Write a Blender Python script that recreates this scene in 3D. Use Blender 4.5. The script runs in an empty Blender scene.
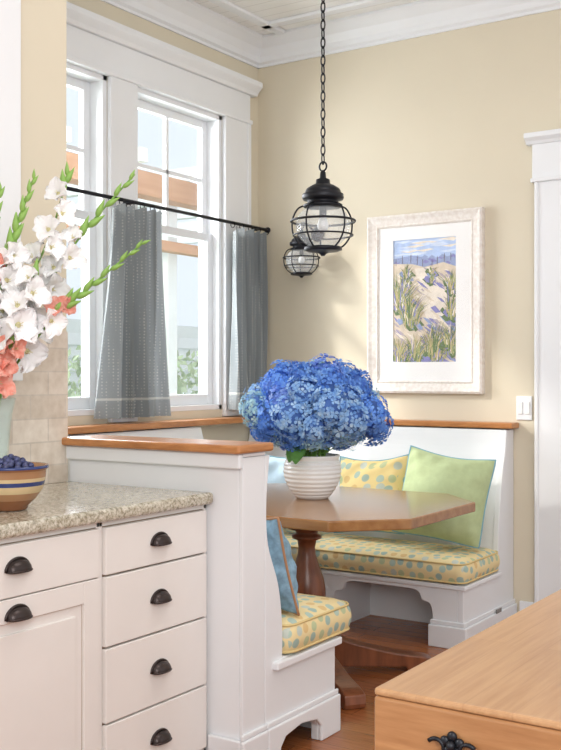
import bpy, bmesh, math, random
from mathutils import Vector, Matrix, Euler
random.seed(7)
scn=bpy.context.scene
COL=scn.collection
ORG={}
# ------------------------------------------------------------------ materials
def nm(name):
    m=bpy.data.materials.new(name); m.use_nodes=True
    nt=m.node_tree; b=nt.nodes['Principled BSDF']
    return m,nt,b
def L(nt,a,b): nt.links.new(a,b)
def coords(nt,scale=(1,1,1),rot=(0,0,0),kind='Object'):
    t=nt.nodes.new('ShaderNodeTexCoord'); mp=nt.nodes.new('ShaderNodeMapping')
    mp.inputs['Scale'].default_value=scale; mp.inputs['Rotation'].default_value=rot
    L(nt,t.outputs[kind],mp.inputs['Vector']); return mp.outputs['Vector']
def noise(nt,vec,scale,detail=4,rough=.55):
    n=nt.nodes.new('ShaderNodeTexNoise'); n.inputs['Scale'].default_value=scale
    n.inputs['Detail'].default_value=detail; n.inputs['Roughness'].default_value=rough
    L(nt,vec,n.inputs['Vector']); return n.outputs['Fac']
def ramp(nt,fac,stops,interp='LINEAR'):
    r=nt.nodes.new('ShaderNodeValToRGB'); r.color_ramp.interpolation=interp
    e=r.color_ramp.elements
    while len(e)<len(stops): e.new(.5)
    for i,(p,c) in enumerate(stops):
        e[i].position=p; e[i].color=(c[0],c[1],c[2],1)
    L(nt,fac,r.inputs['Fac']); return r.outputs['Color']
def bump(nt,b,h,strength=.2,dist=.01):
    n=nt.nodes.new('ShaderNodeBump'); n.inputs['Strength'].default_value=strength
    n.inputs['Distance'].default_value=dist; L(nt,h,n.inputs['Height']); L(nt,n.outputs['Normal'],b.inputs['Normal'])
def sc(c,k): return tuple(min(1,x*k) for x in c)
def M(name,col,rough=.5,metal=0,var=.06,scale=6,bmp=.0,bscale=60,stretch=(1,1,1)):
    m,nt,b=nm(name); v=coords(nt,stretch)
    f=noise(nt,v,scale)
    L(nt,ramp(nt,f,[(.3,sc(col,1-var)),(.7,sc(col,1+var))]),b.inputs['Base Color'])
    b.inputs['Roughness'].default_value=rough; b.inputs['Metallic'].default_value=metal
    if bmp: bump(nt,b,noise(nt,v,bscale),bmp,.004)
    return m
def wood(name,c1,c2,stretch,scale=5,rough=.35,bs=.08):
    m,nt,b=nm(name); v=coords(nt,stretch)
    f=noise(nt,v,scale,6,.6)
    L(nt,ramp(nt,f,[(.28,c1),(.5,tuple((a+d)/2 for a,d in zip(c1,c2))),(.72,c2)]),b.inputs['Base Color'])
    b.inputs['Roughness'].default_value=rough
    bump(nt,b,f,bs,.003)
    return m
def xyz(nt,a,b_):
    t=nt.nodes.new('ShaderNodeTexCoord')
    def dot(w):
        d=nt.nodes.new('ShaderNodeVectorMath'); d.operation='DOT_PRODUCT'; L(nt,t.outputs['Object'],d.inputs[0]); d.inputs[1].default_value=w
        return d.outputs['Value']
    c=nt.nodes.new('ShaderNodeCombineXYZ'); L(nt,dot(a),c.inputs[0]); L(nt,dot(b_),c.inputs[1]); return c.outputs[0]
def brick(nt,vec,c1,c2,mortar,bw,rh,ms,off=.5):
    n=nt.nodes.new('ShaderNodeTexBrick'); n.inputs['Scale'].default_value=1; n.offset=off
    n.inputs['Color1'].default_value=(*c1,1); n.inputs['Color2'].default_value=(*c2,1); n.inputs['Mortar'].default_value=(*mortar,1)
    n.inputs['Brick Width'].default_value=bw; n.inputs['Row Height'].default_value=rh; n.inputs['Mortar Size'].default_value=ms
    n.inputs['Mortar Smooth'].default_value=.2
    L(nt,vec,n.inputs['Vector']); return n
def mixc(nt,fac,a,b,mode='MIX'):
    n=nt.nodes.new('ShaderNodeMix'); n.data_type='RGBA'; n.blend_type=mode
    for val,idx in ((fac,0),(a,6),(b,7)):
        if hasattr(val,'is_linked') : L(nt,val,n.inputs[idx])
        elif idx==0: n.inputs[0].default_value=val
        else: n.inputs[idx].default_value=(*val,1)
    return n.outputs[2]

WALL=M('beige_paint',(.685,.622,.49),.75,var=.02,scale=2,bmp=.03,bscale=150)
WHITE=M('white_trim_paint',(.80,.82,.845),.42,var=.015,scale=3)
CAB=M('cream_cabinet_paint',(.80,.77,.74),.42,var=.02,scale=5)
GLAZE=M('antique_glaze',(.36,.27,.20),.6,var=.15)
GLAZL=M('light_antique_glaze',(.52,.44,.37),.6,var=.12)
BRONZE=M('dark_bronze',(.055,.042,.04),.35,.7,var=.2)
VENT=M('vent_grey',(.22,.21,.20),.5,var=.1)
IRON=M('black_iron',(.012,.013,.018),.4,.5,var=.2)
RAILW=wood('orange_cherry_wood',(.36,.14,.045),(.60,.27,.10),(3,3,14),3,.3)
TABLEW=wood('table_top_wood',(.23,.105,.038),(.39,.20,.080),(1.2,9,8),2.8,.16,.02)
TABLED=wood('table_base_wood',(.13,.04,.017),(.28,.095,.04),(8,8,1.5),3,.3)
PORCHW=wood('porch_cedar',(.46,.24,.13),(.60,.35,.21),(1,1,8),3,.6)
def ceilmat():
    m,nt,b=nm('white_beadboard'); v=xyz(nt,(0,1,0),(0,0,1))
    w=nt.nodes.new('ShaderNodeTexWave'); w.inputs['Scale'].default_value=3.4; w.bands_direction='X'; L(nt,v,w.inputs['Vector'])
    L(nt,ramp(nt,w.outputs['Fac'],[(0,(.68,.68,.67)),(.02,(.86,.86,.85))]),b.inputs['Base Color'])
    b.inputs['Roughness'].default_value=.5; return m
CEIL=ceilmat()
def floormat():
    m,nt,b=nm('oak_floor'); v=xyz(nt,(1,0,0),(0,1,0))
    br=brick(nt,v,(.26,.075,.022),(.38,.13,.042),(.04,.012,.005),1.1,.08,.002)
    g=noise(nt,coords(nt,(2,25,1)),4)
    L(nt,mixc(nt,.5,br.outputs['Color'],ramp(nt,g,[(.3,(.18,.05,.015)),(.7,(.46,.165,.055))])),b.inputs['Base Color'])
    b.inputs['Roughness'].default_value=.22; return m
FLOOR=floormat()
def butcher():
    m,nt,b=nm('maple_butcher_block'); v=xyz(nt,(0,1,0),(1,0,.0))
    br=brick(nt,v,(.39,.21,.098),(.47,.27,.135),(.32,.165,.075),.62,.062,.001)
    g=noise(nt,coords(nt,(34,1.8,34)),2.8,6,.65)
    L(nt,mixc(nt,.55,br.outputs['Color'],ramp(nt,g,[(.3,(.31,.155,.068)),(.7,(.52,.315,.165))])),b.inputs['Base Color'])
    b.inputs['Roughness'].default_value=.33; return m
BUTCH=butcher()
ISLW=wood('island_side_wood',(.26,.11,.04),(.40,.19,.08),(2,2,12),4,.4)
ISLE=wood('island_edge_wood',(.27,.12,.045),(.40,.20,.085),(3,3,30),3,.35)
def granite():
    m,nt,b=nm('speckled_granite'); v=coords(nt)
    n1=noise(nt,v,95,3,.7); n2=noise(nt,v,28,4,.6)
    c=ramp(nt,n1,[(.34,(.08,.065,.05)),(.43,(.30,.26,.18)),(.52,(.52,.48,.38)),(.64,(.76,.73,.66))])
    c2=ramp(nt,n2,[(.35,(.33,.29,.20)),(.6,(.62,.59,.50))])
    L(nt,mixc(nt,.35,c,c2),b.inputs['Base Color']); b.inputs['Roughness'].default_value=.14; return m
GRAN=granite()
def tile():
    m,nt,b=nm('travertine_tile'); v=xyz(nt,(0,1,0),(0,0,1))
    br=brick(nt,v,(.50,.42,.33),(.78,.71,.62),(.48,.43,.37),.165,.082,.003)
    g=noise(nt,coords(nt),22,5)
    L(nt,mixc(nt,.4,br.outputs['Color'],ramp(nt,g,[(.3,(.48,.39,.31)),(.7,(.84,.78,.70))])),b.inputs['Base Color'])
    b.inputs['Roughness'].default_value=.5; bump(nt,b,br.outputs['Fac'],-.5,.004); return m
TILE=tile()
def dots(name,base,scale):
    m,nt,b=nm(name)
    t=nt.nodes.new('ShaderNodeTexCoord'); sp=nt.nodes.new('ShaderNodeSeparateXYZ'); L(nt,t.outputs['Object'],sp.inputs[0])
    g=nt.nodes.new('ShaderNodeTexCoord'); sn=nt.nodes.new('ShaderNodeSeparateXYZ'); L(nt,g.outputs['Normal'],sn.inputs[0])
    def gt(out,th):
        a=nt.nodes.new('ShaderNodeMath'); a.operation='ABSOLUTE'; L(nt,out,a.inputs[0])
        c=nt.nodes.new('ShaderNodeMath'); c.operation='GREATER_THAN'; L(nt,a.outputs[0],c.inputs[0]); c.inputs[1].default_value=th; return c.outputs[0]
    def comb(a,c_):
        c=nt.nodes.new('ShaderNodeCombineXYZ'); L(nt,sp.outputs[a],c.inputs[0]); L(nt,sp.outputs[c_],c.inputs[1]); return c.outputs[0]
    def vm(f,a,b2):
        n=nt.nodes.new('ShaderNodeMix'); n.data_type='VECTOR'; L(nt,f,n.inputs[0]); L(nt,a,n.inputs[4]); L(nt,b2,n.inputs[5]); return n.outputs[1]
    v=vm(gt(sn.outputs[0],.707),comb(0,2),comb(1,2)); v=vm(gt(sn.outputs[2],.707),v,comb(0,1))
    vo=nt.nodes.new('ShaderNodeTexVoronoi'); vo.voronoi_dimensions='2D'; vo.inputs['Scale'].default_value=scale; vo.inputs['Randomness'].default_value=.45
    L(nt,v,vo.inputs['Vector'])
    s=nt.nodes.new('ShaderNodeSeparateColor'); L(nt,vo.outputs['Color'],s.inputs[0])
    c=ramp(nt,s.outputs[0],[(0,(.12,.38,.46)),(.30,(.66,.42,.16)),(.44,(.34,.50,.32)),(.60,(.24,.50,.54)),(.84,(.38,.54,.60))],'CONSTANT')
    ring=ramp(nt,vo.outputs['Distance'],[(0,(1,1,1)),(.29,(1,1,1)),(.34,(0,0,0))])
    f=nt.nodes.new('ShaderNodeMath'); f.operation='MULTIPLY'; L(nt,ring,f.inputs[0]); f.inputs[1].default_value=.66
    L(nt,mixc(nt,f.outputs[0],base,c),b.inputs['Base Color']); b.inputs['Roughness'].default_value=.85
    bump(nt,b,noise(nt,coords(nt),400),.15,.002); return m
SEATF=dots('dotted_yellow_fabric',(.80,.66,.36),19)
PIPEY=M('yellow_piping',(.70,.54,.25),.85,var=.05)
PILLF=dots('dotted_cream_pillow_fabric',(.84,.66,.29),15)
GREENF=M('green_linen',(.45,.54,.30),.9,var=.06,scale=30,bmp=.2,bscale=400)
BLUEF=M('slate_blue_linen',(.22,.36,.47),.9,var=.28,scale=38,bmp=.3,bscale=300)
PALEF=M('pale_blue_linen',(.55,.72,.84),.9,var=.05,scale=30)
PIPE=M('blue_piping',(.20,.40,.50),.8,var=.05)
TANP=M('brown_piping',(.42,.22,.11),.8,var=.05)
def curtainmat():
    m,nt,b=nm('grey_linen_curtain'); t=nt.nodes.new('ShaderNodeTexCoord'); s=nt.nodes.new('ShaderNodeSeparateXYZ'); L(nt,t.outputs['Object'],s.inputs[0])
    vo=nt.nodes.new('ShaderNodeTexVoronoi'); vo.inputs['Scale'].default_value=62; vo.inputs['Randomness'].default_value=.15; L(nt,t.outputs['Object'],vo.inputs['Vector'])
    base=ramp(nt,vo.outputs['Distance'],[(.15,(.47,.48,.475)),(.32,(.25,.275,.285))])
    band=ramp(nt,s.outputs[2],[(0,(0,0,0)),(.088,(0,0,0)),(.090,(.8,.8,.8)),(.098,(.8,.8,.8)),(.100,(0,0,0))])
    c=mixc(nt,band,base,(.60,.60,.57)); L(nt,c,b.inputs['Base Color']); b.inputs['Roughness'].default_value=.95
    tr=nt.nodes.new('ShaderNodeBsdfTranslucent'); tr.inputs['Color'].default_value=(.42,.44,.45,1)
    mx=nt.nodes.new('ShaderNodeMixShader'); mx.inputs[0].default_value=.13
    L(nt,b.outputs[0],mx.inputs[1]); L(nt,tr.outputs[0],mx.inputs[2]); L(nt,mx.outputs[0],nt.nodes['Material Output'].inputs[0]); return m
CURT=curtainmat()
def glassmat(name,tint=(1,1,1),gl=.07,white=0.0):
    m,nt,b=nm(name); tr=nt.nodes.new('ShaderNodeBsdfTransparent'); tr.inputs[0].default_value=(*tint,1)
    n=noise(nt,coords(nt),3)
    b.inputs['Roughness'].default_value=.04
    L(nt,ramp(nt,n,[(.3,(.85,.92,.97)),(.7,(.95,.97,1))]),b.inputs['Base Color'])
    mx=nt.nodes.new('ShaderNodeMixShader'); mx.inputs[0].default_value=gl+white
    L(nt,tr.outputs[0],mx.inputs[1]); L(nt,b.outputs[0],mx.inputs[2]); L(nt,mx.outputs[0],nt.nodes['Material Output'].inputs[0]); return m
GLASS=glassmat('window_glass')
LGLASS=glassmat('seeded_lantern_glass',(.97,.98,.99),.16,.08)
VGLASS=glassmat('vase_glass',(.9,.96,.93),.2,.05)
CERAM=M('white_glazed_ceramic',(.86,.86,.85),.2,var=.02)
STEM=M('green_stem',(.18,.36,.07),.5,var=.2,scale=20)
LEAF=M('green_leaf',(.12,.28,.06),.5,var=.3,scale=20)
BUD=M('light_green_bud',(.26,.46,.10),.5,var=.25,scale=20)
def petal(name,c1,c2,c3,scale=18,trans=.25):
    m,nt,b=nm(name); oi=nt.nodes.new('ShaderNodeObjectInfo')
    f=noise(nt,coords(nt),scale,2)
    c=ramp(nt,f,[(.3,c1),(.5,c2),(.72,c3)])
    hs=nt.nodes.new('ShaderNodeHueSaturation')
    mr=nt.nodes.new('ShaderNodeMapRange'); mr.inputs[3].default_value=.88; mr.inputs[4].default_value=1.15; L(nt,oi.outputs['Random'],mr.inputs[0]); L(nt,mr.outputs[0],hs.inputs['Value'])
    L(nt,c,hs.inputs['Color']); L(nt,hs.outputs[0],b.inputs['Base Color']); b.inputs['Roughness'].default_value=.6
    tr=nt.nodes.new('ShaderNodeBsdfTranslucent'); L(nt,hs.outputs[0],tr.inputs['Color'])
    mx=nt.nodes.new('ShaderNodeMixShader'); mx.inputs[0].default_value=trans
    L(nt,b.outputs[0],mx.inputs[1]); L(nt,tr.outputs[0],mx.inputs[2]); L(nt,mx.outputs[0],nt.nodes['Material Output'].inputs[0])
    return m
HY1=petal('hydrangea_blue',(.06,.17,.62),(.12,.31,.80),(.28,.52,.92),26)
HY2=petal('hydrangea_light_blue',(.16,.38,.84),(.32,.57,.92),(.60,.79,.95),26)
HY3=petal('hydrangea_aqua',(.22,.46,.74),(.42,.68,.80),(.70,.86,.74),26)
HY4=petal('hydrangea_periwinkle',(.10,.20,.66),(.20,.34,.84),(.40,.56,.94),26)
HYC=M('hydrangea_core',(.08,.18,.48),.8,var=.2)
GW=petal('gladiolus_white',(.93,.92,.94),(.95,.95,.96),(.97,.97,.97),30,.12)
GC=petal('gladiolus_coral',(.80,.26,.19),(.88,.40,.32),(.94,.62,.52),30,.18)
GTH=M('gladiolus_throat',(.74,.68,.38),.6,var=.2)
BERRY=M('blueberry_skin',(.05,.06,.15),.4,var=.6,scale=90)

# ------------------------------------------------------------------ mesh builder
class MB:
    def __init__(s): s.bm=bmesh.new(); s.mi=0
    def face(s,vs):
        try: f=s.bm.faces.new(vs); f.material_index=s.mi; return f
        except ValueError: return None
    def box(s,x0,x1,y0,y1,z0,z1):
        v=[s.bm.verts.new(p) for p in ((x0,y0,z0),(x1,y0,z0),(x1,y1,z0),(x0,y1,z0),(x0,y0,z1),(x1,y0,z1),(x1,y1,z1),(x0,y1,z1))]
        for q in ((0,3,2,1),(4,5,6,7),(0,1,5,4),(1,2,6,5),(2,3,7,6),(3,0,4,7)): s.face([v[i] for i in q])
        return s
    def prism(s,pts,axis,a0,a1):
        def p3(p,a): return (a,p[0],p[1]) if axis=='x' else ((p[0],a,p[1]) if axis=='y' else (p[0],p[1],a))
        A=[s.bm.verts.new(p3(p,a0)) for p in pts]; B=[s.bm.verts.new(p3(p,a1)) for p in pts]
        s.face(A); s.face(B[::-1]); n=len(pts)
        for i in range(n): s.face([A[i],A[(i+1)%n],B[(i+1)%n],B[i]])
        return s
    def lathe(s,prof,c=(0,0,0),seg=32,caps=True,mat=None):
        rings=[]
        for r,z in prof:
            ring=[]
            for i in range(seg):
                a=2*math.pi*i/seg; p=Vector((r*math.cos(a),r*math.sin(a),z))
                if mat: p=mat@p
                ring.append(s.bm.verts.new((p.x+c[0],p.y+c[1],p.z+c[2])))
            rings.append(ring)
        for k in range(len(rings)-1):
            for i in range(seg): s.face([rings[k][i],rings[k][(i+1)%seg],rings[k+1][(i+1)%seg],rings[k+1][i]])
        if caps:
            s.face(rings[0][::-1]); s.face(rings[-1])
        return s
    def tube(s,pts,r,seg=8,closed=False):
        pts=[Vector(p) for p in pts]; n=len(pts); rings=[]; up=None
        for i,p in enumerate(pts):
            if closed: t=(pts[(i+1)%n]-pts[i-1]).normalized()
            else: t=(pts[min(i+1,n-1)]-pts[max(i-1,0)]).normalized()
            if up is None: up=Vector((0,0,1)) if abs(t.z)<.9 else Vector((1,0,0))
            a=t.cross(up).normalized(); b=a.cross(t).normalized(); up=b
            rr=r[i] if isinstance(r,(list,tuple)) else r
            rings.append([s.bm.verts.new(p+a*rr*math.cos(2*math.pi*k/seg)+b*rr*math.sin(2*math.pi*k/seg)) for k in range(seg)])
        m=n if closed else n-1
        for i in range(m):
            A,B=rings[i],rings[(i+1)%n]
            for k in range(seg): s.face([A[k],A[(k+1)%seg],B[(k+1)%seg],B[k]])
        if not closed: s.face(rings[0][::-1]); s.face(rings[-1])
        return s
    def ring(s,c,rx,ry,r,axis='z',seg=24,ts=8):
        P=[]
        for i in range(seg):
            a=2*math.pi*i/seg; u,v=rx*math.cos(a),ry*math.sin(a)
            P.append((c[0]+u,c[1]+v,c[2]) if axis=='z' else ((c[0]+u,c[1],c[2]+v) if axis=='y' else (c[0],c[1]+u,c[2]+v)))
        return s.tube(P,r,ts,True)
    def ell(s,c,r,seg=16,rg=10,mat=None):
        if not isinstance(r,(list,tuple)): r=(r,r,r)
        g=bmesh.ops.create_uvsphere(s.bm,u_segments=seg,v_segments=rg,radius=1)
        for v in g['verts']:
            p=Vector((v.co.x*r[0],v.co.y*r[1],v.co.z*r[2]))
            if mat: p=mat@p
            v.co=p+Vector(c)
        for v in g['verts']:
            for f in v.link_faces: f.material_index=s.mi
        return s
    def grid(s,fn,nu,nv,closeu=False):
        V=[[s.bm.verts.new(fn(i/nu,j/nv)) for j in range(nv+1)] for i in range(nu+(0 if closeu else 1))]
        R=nu
        for i in range(R):
            for j in range(nv): s.face([V[i][j],V[(i+1)%len(V)][j],V[(i+1)%len(V)][j+1],V[i][j+1]])
        return s
    def mesh(s,name,mats,org=(0,0,0),smooth=False,recalc=True):
        if recalc: bmesh.ops.recalc_face_normals(s.bm,faces=s.bm.faces)
        me=bpy.data.meshes.new(name)
        for v in s.bm.verts: v.co-=Vector(org)
        s.bm.to_mesh(me); s.bm.free()
        for m in (mats if isinstance(mats,(list,tuple)) else [mats]): me.materials.append(m)
        if smooth: me.polygons.foreach_set('use_smooth',[True]*len(me.polygons))
        return me
def link(o): COL.objects.link(o); return o
def thing(name,label,cat,loc=(0,0,0),group=None):
    e=bpy.data.objects.new(name,None); e.empty_display_size=.05; e.location=loc; link(e); ORG[e.name]=Vector(loc)
    e['label']=label; e['category']=cat
    if group: e['group']=group
    return e
def put(name,mb,mats,parent=None,smooth=False,bevel=0,label=None,cat=None,kind=None,seg=2,org=None,group=None,recalc=True,solid=0):
    o_=ORG[parent.name] if parent else Vector(org or (0,0,0))
    me=mb.mesh(name,mats,o_,smooth,recalc); o=link(bpy.data.objects.new(name,me))
    ORG[o.name]=o_
    if parent: o.parent=parent
    else: o.location=o_
    if solid:
        m=o.modifiers.new('s','SOLIDIFY'); m.thickness=solid; m.offset=0
    if bevel:
        m=o.modifiers.new('b','BEVEL'); m.width=bevel; m.segments=seg; m.limit_method='ANGLE'; m.angle_limit=math.radians(40)
    if label: o['label']=label
    if cat: o['category']=cat
    if kind: o['kind']=kind
    if group: o['group']=group
    return o
def struct(name,mb,mats,label,bevel=0,smooth=False,cat=None):
    return put(name,mb,mats,None,smooth,bevel,label,cat or name.split('_')[0],'structure')

CZ=3.33
# ------------------------------------------------------------------ room shell
struct('floor',MB().box(-.15,5.2,-7,.15,-.08,0),FLOOR,'reddish oak plank floor',cat='floor')
struct('ceiling',MB().box(-.15,5.2,-7,.15,CZ,CZ+.08),CEIL,'white beadboard plank ceiling',cat='ceiling')
struct('wall_back',MB().box(0,5.2,0,.15,0,CZ),WALL,'beige painted wall with framed picture')
W1=(-2.07,-1.34); W2=(-1.136,-.37); WZ=(1.10,2.81)
b=MB()
b.box(-.15,0,-2.54,.15,0,WZ[0]).box(-.15,0,-2.54,.15,WZ[1],CZ)
b.box(-.15,0,-2.54,W1[0],WZ[0],WZ[1]).box(-.15,0,W1[1],W2[0],WZ[0],WZ[1]).box(-.15,0,W2[1],.15,WZ[0],WZ[1])
struct('wall_left',b,WALL,'beige painted wall with two tall windows')
struct('wall_kitchen',MB().box(-.15,.92,-4.6,-2.54,0,CZ),WALL,'beige painted wall above tiled backsplash')
struct('trim_5',MB().box(.92,.932,-3.75,-2.545,.92,1.455),TILE,'travertine tile backsplash above granite counter',cat='tile backsplash')
struct('trim_6',MB().box(.932,.955,-2.95,-2.785,1.33,CZ-.16).box(.932,.965,-3.1,-2.785,1.28,1.33),WHITE,'white painted casing beside counter',.004,cat='window casing')
struct('wall_half',MB().box(.922,1.675,-2.53,-2.408,0,1.035),WHITE,'white painted half wall between counter and dining nook',.003)
struct('trim_7',MB().box(.922,1.707,-2.575,-2.375,1.050,1.078),RAILW,'orange wood cap on the white half wall',.008,cat='wall cap')
struct('trim_8',MB().box(.925,1.692,-2.552,-2.53,1.0,1.049).box(.925,1.692,-2.53,-2.40,1.036,1.049),WHITE,'white moulding under wood cap',.006,cat='moulding')
def crownprof(s=1):
    return [(0,CZ-.155),(0,CZ),(.115,CZ),(.115,CZ-.015),(.095,CZ-.03),(.06,CZ-.06),(.035,CZ-.10),(.028,CZ-.13),(.012,CZ-.14),(.012,CZ-.155)]
struct('trim_1',MB().prism([(-a,z) for a,z in crownprof()],'x',0,5.2),WHITE,'white crown moulding above beige wall',cat='crown moulding')
struct('trim_2',MB().prism(crownprof(),'y',-2.54,0),WHITE,'white crown moulding above windows',cat='crown moulding')
struct('trim_3',MB().prism([(.92+a,z) for a,z in crownprof()],'y',-4.6,-2.54),WHITE,'white crown moulding over the counter wall',cat='crown moulding')
struct('trim_9',MB().box(.22,.28,-2.5,-.12,CZ-.022,CZ).box(.22,5.2,-.30,-.24,CZ-.022,CZ),WHITE,'white batten border on plank ceiling',.006,cat='ceiling trim')
b=MB()
b.box(0,.028,-2.2,-2.07,1.06,2.81).box(0,.028,W1[1],W2[0],1.06,2.81).box(0,.028,W2[1],-.12,1.06,2.81)
b.box(0,.028,-2.2,-.12,2.81,2.98).box(0,.04,-2.22,-.11,2.805,2.83)
b.prism([(0,2.98),(.045,2.98),(.055,3.0),(.085,3.03),(.085,3.06),(0,3.06)],'y',-2.26,-.07)
b.box(0,.036,-.15,-.12,1.06,2.81)
struct('trim_4',b,WHITE,'white casing with moulded head around two windows',.004,cat='window casing')
def window(n,y0,y1):
    b=MB(); z0,z1=WZ; fr=.03
    b.box(-.15,0.0,y0,y0+fr,z0,z1).box(-.15,0.0,y1-fr,y1,z0,z1).box(-.15,0,y0,y1,z1-fr,z1).box(-.15,.0,y0,y1,z0,z0+.03)
    w=put('window_%d'%n,b,WHITE,None,bevel=.003,label='white double-hung window with divided upper sash',cat='window',kind='structure')
    a0,a1=y0+fr,y1-fr; zm=2.09; st=.045
    def sash(x,za,zb,mun,bot=.045):
        b=MB(); b.box(x-.018,x+.018,a0,a0+st,za,zb).box(x-.018,x+.018,a1-st,a1,za,zb).box(x-.018,x+.018,a0+st,a1-st,zb-.045,zb).box(x-.018,x+.018,a0+st,a1-st,za,za+bot)
        if mun:
            ya,yb=a0+st,a1-st
            y=(ya+yb)/2; b.box(x-.013,x+.013,y-.012,y+.012,za+bot,zb-.045)
            zc=(za+zb)/2; b.box(x-.013,x+.013,ya,yb,zc-.012,zc+.012)
        put('sash',b,WHITE,w,bevel=.003)
        put('glass_pane',MB().box(x-.003,x+.003,a0+st,a1-st,za+bot,zb-.045),GLASS,w)
    sash(-.105,zm-.01,z1-fr,True); sash(-.065,z0+.03,zm+.03,False,.06)
window(1,*W1); window(2,*W2)
b=MB().box(1.757,1.90,-.03,0,0,2.30).box(1.757,1.777,-.036,0,0,2.30)
b.box(1.745,2.9,-.035,0,2.30,2.50).box(1.74,2.9,-.05,0,2.295,2.315)
b.prism([(0,2.49),(-.045,2.49),(-.055,2.505),(-.08,2.52),(-.08,2.545),(0,2.545)],'x',1.715,2.95)
struct('trim_10',b,WHITE,'white door casing with moulded header',.004,cat='door casing')
b=MB().box(1.90,2.75,-.015,0,0,2.30).box(1.90,2.02,-.025,0,0,2.30).box(1.9,2.75,-.025,0,2.15,2.30).box(1.9,2.75,-.025,0,0,.25)
struct('door_1',b,WHITE,'white painted panel door',.003)
struct('baseboard_back',MB().box(1.67,1.757,-.018,0,0,.12),WHITE,'white baseboard on beige wall',.004,cat='baseboard')
struct('trim_11',MB().box(.0,1.665,-.105,0,1.022,1.052),RAILW,'orange wood rail along the beige wall',.006,cat='wood rail')
struct('trim_12',MB().box(0.0,.125,-2.37,-.106,1.022,1.055),RAILW,'orange wood window ledge',.006,cat='wood ledge')
e=thing('light_switch','white double light switch plate beside door casing','light switch',(1.69,0,1.128))
put('switch_plate',MB().box(1.65,1.735,-.008,0,1.065,1.19),WHITE,e,bevel=.003)
for dx in (-.02,.02): put('switch_toggle',MB().box(1.692+dx-.012,1.692+dx+.012,-.013,-.008,1.095,1.16),CERAM,e,bevel=.002)

# ------------------------------------------------------------------ counter + cabinets
put('granite_countertop',MB().box(.932,1.578,-3.75,-2.532,.882,.92),GRAN,None,bevel=.012,seg=4,label='speckled beige granite countertop on white cabinets',cat='countertop')
def cup(parent,x,y,z,w=.074,h=.028,d=.026):
    b=MB()
    b.grid(lambda u,v:(x+d*math.sin(math.pi*u)**.6*math.sin(v*math.pi/2)+.002, y+w/2*math.cos(math.pi*u), z-.012+h*math.sin(math.pi*u)**.6*math.cos(v*math.pi/2)),18,8)
    P=[(x+.002,y+(w/2+.004)*math.cos(math.pi*t/16),z-.012+(h+.004)*math.sin(math.pi*t/16)) for t in range(17)]
    b.tube(P,.003,6)
    P=[(x+.002+d*math.sin(math.pi*t/16)**.6,y+(w/2)*math.cos(math.pi*t/16),z-.012) for t in range(17)]
    b.tube(P,.0025,6)
    put('cup_handle',b,BRONZE,parent,True,solid=.002,label='dark bronze cup handle')
XF=1.545
def front(parent,name,y0,y1,z0,z1,panel=False):
    b=MB(); x0,x1=XF-.004,XF+.014
    if not panel:
        b.box(x0,x1,y0,y1,z0,z1)
    else:
        s=.062
        b.box(x0,x1,y0,y0+s,z0,z1).box(x0,x1,y1-s,y1,z0,z1).box(x0,x1,y0+s,y1-s,z1-s,z1).box(x0,x1,y0+s,y1-s,z0,z0+s)
        b.box(x0,x1-.009,y0+s,y1-s,z0+s,z1-s).box(x0,x1-.002,y0+s+.03,y1-s-.03,z0+s+.03,z1-s-.03)
        b.mi=1
        b.box(x0,x1-.0085,y0+s,y0+s+.004,z0+s,z1-s).box(x0,x1-.0085,y1-s-.004,y1-s,z0+s,z1-s).box(x0,x1-.0085,y0+s,y1-s,z1-s-.004,z1-s)
    return put(name,b,[CAB,GLAZL],parent,bevel=.003)
FRW=.011
def cab(name,label,y0,y1):
    e=thing(name,label,'cabinet',(1.25,(y0+y1)/2,0))
    fr=FRW
    b=MB().box(.945,XF-.03,y0,y1,.09,.88).box(.945,XF-.07,y0,y1,0,.09)
    b.mi=1; b.box(XF-.03,XF-.006,y0+.004,y1-.004,.06,.875); b.mi=0
    b.box(XF-.03,XF,y0,y0+fr,.05,.88).box(XF-.03,XF,y1-fr,y1,.05,.88).box(XF-.03,XF,y0,y1,.866,.88).box(XF-.03,XF,y0,y1,.05,.09)
    put('cabinet_body',b,[CAB,GLAZE],e,bevel=.001)
    return e
c1=cab('drawer_cabinet','cream painted cabinet with four drawers and cup handles',-3.033,-2.535)
g=.0014
for z0,z1 in ((.725,.864),(.518,.722),(.299,.515),(.092,.296)):
    f=front(c1,'drawer',-3.033+FRW+g,-2.535-FRW-g,z0+g,z1-g)
    cup(f,XF+.014,-2.784,(z0+z1)/2+.004)
c2=cab('door_cabinet','cream painted cabinet with one drawer over a panelled door',-3.67,-3.0335)
f=front(c2,'drawer',-3.67+FRW+g,-3.0335-FRW-g,.726,.863); cup(f,XF+.014,-3.353,.806)
f=front(c2,'door',-3.67+FRW+g,-3.0335-FRW-g,.092,.723,True); cup(f,XF+.014,-3.353,.683)

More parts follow.
